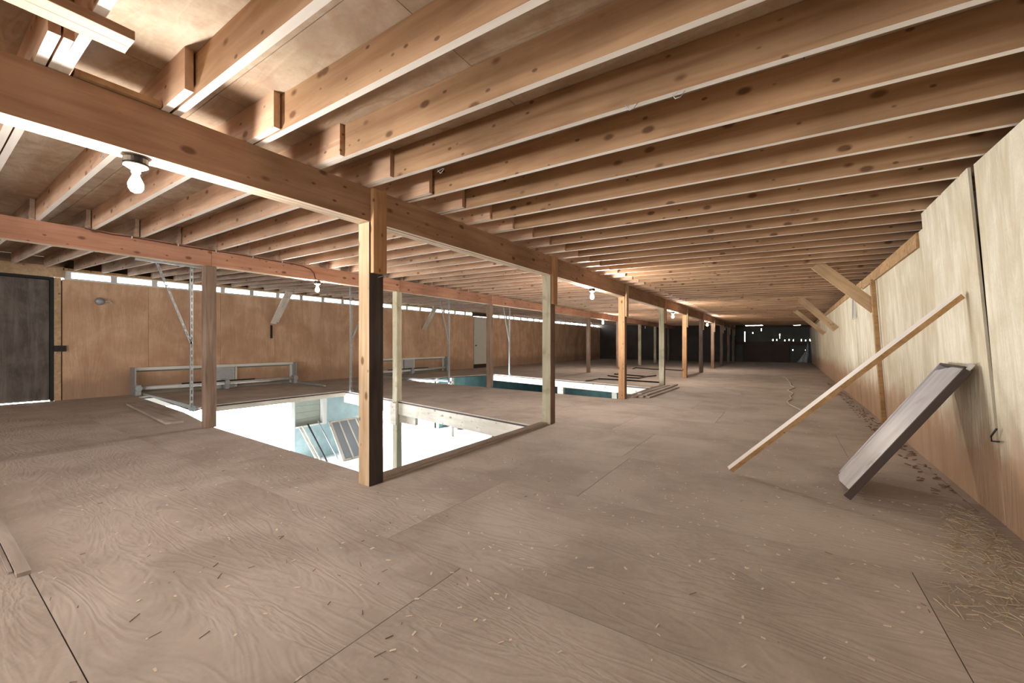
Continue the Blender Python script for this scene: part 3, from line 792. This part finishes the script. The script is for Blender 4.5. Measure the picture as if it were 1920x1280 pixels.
# boards piled around the fourth post
specs = [((-2.58, 9.35, 0.02), (-2.50, 12.0, 0.02)), ((-2.72, 9.30, 0.02), (-2.64, 12.1, 0.02)), ((-2.86, 9.25, 0.02), (-2.80, 12.2, 0.02)), ((-2.66, 9.42, 0.056), (-2.60, 12.35, 0.056)), ((-2.83, 9.6, 0.056), (-2.74, 12.0, 0.056))]
labs = ['rightmost pale board of the pile around the pale post', 'second pale board from the right on the floor in the pile by the pale post', 'leftmost bottom board of the pile beside the second opening',
        'upper right board lying on top of the pile by the pale post', 'upper left board lying on top of the pile by the pale post']
for (a, b2), lb_ in zip(specs, labs):
    o = plank('loose_board', a, b2, 0.11, 0.034, (1, 0, 0), M['grey_plank'], None, 0.004); tag(o, lb_, 'board', 'boards piled by the fourth post')
# thin dark rods / frames on the floor further back
def rods(pts, lab, mat='dark', r=0.025):
    P3 = [atZ(px, py, 0.0) + Vector((0, 0, r)) for px, py in pts]
    o = MB().tube(P3, r, 6).build('floor_rod', M[mat], None, P3[0]); tag(o, lab, 'pipe', 'dark bent pipes on the floor'); return o
rods([(1098, 715), (1108, 714), (1122, 711), (1178, 714), (1236, 718)], 'nearest dark bent pipe on the floor beyond the second opening')
rods([(1140, 705), (1160, 708), (1198, 710), (1212, 707), (1230, 705)], 'middle dark bent pipe on the floor behind the orange post')
rods([(1152, 702), (1180, 704), (1212, 707)], 'thin dark rod crossing the middle bent pipe')
rods([(1187, 692), (1192, 690), (1225, 693), (1252, 693.5), (1280, 695.5)], 'farthest dark bent pipe lying near the dark wall')
# white string
pts = [(1467, 706), (1475, 709), (1482, 718), (1483, 723), (1490, 726), (1477, 731), (1487, 737), (1481, 742), (1484, 747), (1476, 752), (1480, 758), (1492, 764), (1503, 769), (1500, 790)]
P3 = [atZ(px, py, 0.012) for px, py in pts]
o = MB().tube(P3, 0.012, 6).build('loose_string', M['string'], None, P3[5], smooth=True)
tag(o, 'pale zigzag string lying on the floor behind the leaning timber', 'string')

# ------------------------------------------------------------------ low boxes on the left wall (door track housings)
def track_box(y0, y1, lab, bigpost=True):
    t = thing('low_wall_box', (XL + 0.3, (y0 + y1) / 2, 0), lab, 'box', 'low boxes along the left wall')
    xf = XL + 0.38; H = 0.66
    m = MB(); m.box(XL + 0.001, xf, y0, y0 + 0.02, 0, H); m.build('side_panel', M['steel'], t, (xf, y0, 0))
    m = MB(); m.box(XL + 0.001, xf, y1 - 0.02, y1, 0, H); m.build('side_panel', M['steel'], t, (xf, y1, 0))
    mid = (y0 + y1) / 2
    MB().box(XL + 0.05, XL + 0.08, y0 + 0.02, y1 - 0.02, 0.0, H - 0.03).build('back_panel', M['grey_siding'], t, (XL, y0, 0))
    for a, b_ in ((y0 + 0.02, mid - 0.28), (mid + 0.28, y1 - 0.02)):
        MB().box(XL + 0.081, XL + 0.10, a + 0.06, b_ - 0.06, 0.06, H - 0.12).build('recess_panel', M['lwall'], t, (XL, a, 0))
        for q in (a, b_ - 0.05): MB().box(XL + 0.08, XL + 0.16, q, q + 0.05, 0.02, H - 0.08).build('frame_upright', M['white'], t, (XL, q, 0))
    MB().box(XL + 0.08, XL + 0.20, mid - 0.26, mid + 0.26, 0.0, H - 0.02).build('middle_panel', M['steel'], t, (XL, mid, 0), bevel=0.01)
    MB().box(XL + 0.001, XL + 0.22, y0 + 0.021, y1 - 0.021, H - 0.075, H).build('top_rail', M['white'], t, (XL, y0, H), bevel=0.008)
    m = MB().tube([(xf - 0.08, y0 + 0.03, 0.16), (xf - 0.08, y1 + 0.02, 0.16)], 0.05, 12); m.build('torsion_tube', M['steel_white'], t, (xf, y0, 0.1), smooth=True)
    m = MB().tube([(xf - 0.02, y0 + 0.9, 0.22), (xf - 0.02, y1 - 1.2, 0.22)], 0.018, 6); m.build('shaft_rod', M['dark'], t, (xf, y0, 0.2))
    for yy in (y0 + 0.06, mid, y1 - 0.04):
        m = MB().box(xf - 0.14, xf + 0.02, yy - 0.05, yy + 0.05, 0.001, 0.25); m.tube([(xf + 0.02, yy, 0.17), (xf + 0.05, yy, 0.17)], 0.07, 12)
        m.build('shaft_bracket', M['steel'], t, (xf, yy, 0), bevel=0.005)
    return t
track_box(3.03, 6.85, 'nearer low pale box with torsion tube on the left wall, by the first opening')
track_box(9.5, 13.75, 'farther low pale box with torsion tube, left of the white door')

def perf_angle(p0, p1, w, nm, parent, wd=(0, 1, 0)):
    """slotted steel angle: two thin legs with punched-looking slots"""
    p0, p1 = Vector(p0), Vector(p1); d = (p1 - p0); L = d.length; x = d.normalized()
    y = Vector(wd); y = (y - x * y.dot(x)).normalized(); z = x.cross(y)
    m = MB(); n = max(2, int(L / 0.12)); s = w * 0.28
    def bar(a, b_, o0, o1, ydir, zdir, th):
        q = lambda t_, o_, h_: p0 + x * t_ + ydir * o_ + zdir * h_
        m.hexa([q(a, o0, 0), q(b_, o0, 0), q(b_, o1, 0), q(a, o1, 0)], [q(a, o0, th), q(b_, o0, th), q(b_, o1, th), q(a, o1, th)])
    bar(0, L, 0, s, y, z, 0.003); bar(0, L, w - s, w, y, z, 0.003); bar(0, L, 0.003, w, z, y, 0.003)
    for k in range(n + 1):
        t0 = min(k * L / n, L - 0.03); bar(t0, t0 + 0.045 if k < n else L, s, w - s, y, z, 0.003)
    return m.build(nm, M['steel'], parent, p0)
hang = [((-9.19, 2.965), (-9.19, 2.45, 2.66), 1.22, 'slotted steel hanger with diagonal at the left of the nearest brown post'),
        ((-9.28, 6.39), (-9.28, 7.10, 2.68), 1.30, 'steel hanger rod with diagonal left of the thick near post'),
        ((-8.75, 9.51), (-8.75, 9.08, 2.66), 1.20, 'thin steel hanger with diagonal above the second low box'),
        ((-9.03, 13.3), (-9.03, 12.85, 2.66), 1.30, 'thin steel hanger with diagonal right of the white door')]
for i, ((x, y), top, zz, lab) in enumerate(hang):
    t = thing('steel_hanger', (x, y, 0.0), lab, 'hanger', 'steel hangers for the door tracks')
    perf_angle((x, y, 0.0), (x, y, zj(x)), 0.045, 'upright', t)
    perf_angle((x, y, zz), (x, top[1], zj(x) - 0.005), 0.035, 'diagonal', t)
    m = MB().box(x - 0.03, x + 0.05, y - 0.02, y + 0.06, -0.02, 0.05); m.build('foot_bracket', M['steel'], t, (x, y, 0))
# horizontal door tracks
def track(pa, pb, lab):
    t = thing('door_track', pa, lab, 'track', 'steel door tracks at floor level')
    pa, pb = Vector(pa), Vector(pb)
    perf_angle(pa, pb, 0.05, 'rail', t, (0, 1, 0))
    MB().tube([pa + Vector((0, 0.07, 0)), pb + Vector((0, 0.07, 0))], 0.02, 8).build('roller_channel', M['steel_white'], t, pa)
track((-12.4, 3.10, 0.03), (-9.0, 2.98, 0.03), 'steel track running from the nearer low box to the first hanger')
track((-12.4, 6.70, 0.03), (-10.9, 6.62, 0.03), 'short steel track at the right end of the nearer low box')
track((-12.4, 9.66, 0.03), (-8.75, 9.62, 0.03), 'steel track crossing the near edge of the second opening')
# angle iron along the wall under joists next to hanger 1
MB().box(X2 - 0.19, X2 - 0.145, 1.7, 2.43, 2.335, 2.36).build('steel_strip', M['steel'], lwl, (X2, 2, 2.34))

# reflector on the left wall
t = thing('wall_fitting', (XL, 2.5, 2.2), 'small shiny metal fitting high on the left wall near the dark door', 'fitting')
m = MB(); m.tube([(XL + 0.001, 2.5, 2.2), (XL + 0.05, 2.5, 2.2), (XL + 0.10, 2.5, 2.18)], [0.03, 0.09, 0.05], 12); m.build('reflector', M['steel'], t, (XL, 2.5, 2.2), smooth=True)
m = MB(); m.tube([(XL + 0.03, 2.58, 2.2), (XL + 0.07, 2.66, 2.22), (XL + 0.05, 2.7, 2.17)], 0.012, 6); m.build('hook', M['steel_white'], t, (XL, 2.6, 2.2))

# ------------------------------------------------------------------ lower-level objects in view
t = thing('screen_frame', (-11.9, 8.2, ZLOW), 'grey framed screen panel leaning on the lower wall, seen through the first opening', 'panel')
P00, P01 = Vector((-11.95, 8.0, ZLOW + 0.01)), Vector((-12.95, 8.12, -1.44)); P10, P11 = Vector((-11.95, 9.42, ZLOW + 0.01)), Vector((-12.95, 9.42, -1.44))
for k in range(5):
    f_ = k / 4; a = P00.lerp(P10, f_); b2 = P01.lerp(P11, f_)
    plank('upright_bar', a, b2, 0.05 if k else 0.10, 0.03, (0, 1, 0), M['white_board'], t)
for f_ in (0.015, 0.985):
    plank('cross_bar', P00.lerp(P01, f_) + Vector((0.0, 0, 0)), P10.lerp(P11, f_), 0.06, 0.026, (P01 - P00), M['white_board'], t)
cc0, cc1 = P00.lerp(P10, 0.5), P01.lerp(P11, 0.5)
plank('screen', cc0, cc1, 1.38, 0.008, (0, 1, 0), M['screen'], t)
for i, (ya, yb, mt, w, lab) in enumerate([(7.15, 7.35, 'white_board', 0.06, 'pale slat leaning leftmost on the lower wall'), (7.22, 7.46, 'white_board', 0.04, 'second pale slat leaning on the lower wall'),
                               (7.40, 7.62, 'dark', 0.04, 'thin dark rod leaning between the slats on the lower wall'), (7.75, 8.0, 'steel', 0.035, 'blue-grey rod leaning beside the screen panel on the lower wall')]):
    o = plank('wooden_lath', (-12.3, yb, ZLOW + 0.01), (XL + 0.04, ya, -1.50 + 0.05 * i), w, 0.03, (0, 1, 0), M[mt], None); tag(o, lab, 'slat', 'slats leaning on the lower wall')
for i, (x, y, s) in enumerate([(-12.25, 14.0, 0.34), (-11.6, 15.2, 0.30)]):
    m = MB(); lathe(m, [(s * 0.75, 0), (s, s * 0.35), (s * 0.85, s * 0.9), (s * 0.3, s * 1.25), (0.05, s * 1.3)], x, y, ZLOW, 12)
    for v in m.v: v += Vector((random.uniform(-.04, .04), random.uniform(-.04, .04), 0))
    o = m.build('filled_sack', M['dark'], None, (x, y, ZLOW), smooth=True)
    tag(o, ['dark lumpy sack on the bright lower floor, left one of two', 'dark lumpy sack on the bright lower floor, right one of two'][i], 'sack', 'sacks on the lower floor')

# ------------------------------------------------------------------ small wires hanging from joists
wires = [(1172, 200, 3), (1258, 178, 3), (820, 320, 3), (190, 292, 0)]
for i, (px, py, n) in enumerate(wires):
    d = ray(px, py); z = 2.52; p = d * ((z - EYE) / d.z) + Vector((0, 0, EYE)); z = zj(p.x); p = d * ((z - EYE) / d.z) + Vector((0, 0, EYE))
    pts = [p + Vector((0.00, 0, 0.01)), p + Vector((0.02, 0.01, -0.02)), p + Vector((0.05, -0.01, -0.03)), p + Vector((0.07, 0.0, 0.0)), p + Vector((0.04, 0.01, 0.01)), p + Vector((0.01, -0.01, -0.015))]
    o = MB().tube(pts, 0.0022, 5).build('wire_loop', M['steel'], None, p, smooth=True)
    tag(o, ['looped wire hanging from a joist edge right of the upper centre', 'second looped wire on the same joist edge, farther right', 'small wire on a joist edge above the near post', 'frayed wire tied to a joist beside the lit upper left bulb', 'tiny wire under the top right joist'][i], 'wire', 'wires hanging from the joists')

# ------------------------------------------------------------------ litter
def litter(nm, n, mat, xr_, yr_, l, w, h, lab, cond=None, curl=0.0):
    m = MB()
    c = 0
    while c < n:
        x, y = random.uniform(*xr_), random.uniform(*yr_)
        if x > xr(y) - 0.03: continue
        if cond and not cond(x, y): continue
        inh = any(len(cut_all([(x - .05, y - .05), (x + .05, y - .05), (x + .05, y + .05), (x - .05, y + .05)], [H])) != 1 or area2(cut_all([(x - .05, y - .05), (x + .05, y - .05), (x + .05, y + .05), (x - .05, y + .05)], [H])[0]) < 0.0099 for H in HOLES)
        c += 1
        if inh: continue
        a = random.uniform(0, math.pi); L = random.uniform(*l) / 2; W = random.uniform(*w) / 2; H_ = random.uniform(*h)
        dx, dy = math.cos(a), math.sin(a)
        q = [(x + dx * L * s1 - dy * W * s2 * (0.5 + 0.5 * random.random()), y + dy * L * s1 + dx * W * s2 * (0.5 + 0.5 * random.random())) for s1, s2 in ((-1, -1), (1, -1), (1, 1), (-1, 1))]
        tl = random.uniform(0, curl)
        m.hexa([(q[0][0], q[0][1], 0.0005), (q[1][0], q[1][1], 0.0005 + tl), (q[2][0], q[2][1], 0.0005 + tl), (q[3][0], q[3][1], 0.0005)],
               [(q[0][0], q[0][1], H_), (q[1][0], q[1][1], H_ + tl), (q[2][0], q[2][1], H_ + tl), (q[3][0], q[3][1], H_)])
    o = m.build(nm, mat, None, (0, 2, 0)); tag(o, lab, 'litter', None, 'stuff'); return o
litter('wood_chips', 1100, M['chip_pale'], (-6, 1.2), (0.4, 9), (0.008, 0.03), (0.005, 0.016), (0.001, 0.003), 'pale wood chips scattered over the plywood floor', cond=lambda x, y: random.random() < 0.35 + 0.65 * (x > -1.5 and y < 4.5), curl=0.003)
litter('dark_twigs', 110, M['chip_dark'], (-4.5, 0.8), (0.3, 4), (0.008, 0.05), (0.002, 0.005), (0.001, 0.004), 'dark twigs and crumbs scattered on the foreground floor', cond=lambda x, y: random.random() < 0.3 + 0.7 * (-2.8 < x < -1.1 and y < 1.7), curl=0.004)
litter('straw_litter', 700, M['straw'], (0.45, 1.2), (2.6, 4.4), (0.02, 0.08), (0.002, 0.004), (0.001, 0.005), 'straw and splinters gathered along the foot of the right wall', cond=lambda x, y: x > 0.55 + 0.25 * (y - 2.6) and random.random() < (x - 0.3) and x < xr(y) - 0.09, curl=0.012)
litter('wall_debris', 240, M['chip_dark'], (0.9, 1.3), (4.4, 16), (0.015, 0.06), (0.01, 0.03), (0.002, 0.008), 'dark crumbled debris along the base of the right wall', cond=lambda x, y: xr(y) - 0.06 > x > xr(y) - 0.25, curl=0.01)

# bent nail in the dark face of the nearest post
o = MB().tube([(X1 + 0.001, 2.30, 1.80), (X1 + 0.03, 2.34, 1.82), (X1 + 0.05, 2.38, 1.835)], 0.0025, 6).build('bent_nail', M['steel'], None, (X1, 2.3, 1.8))
tag(o, 'bent shiny nail sticking out of the dark face of the nearest post', 'nail')
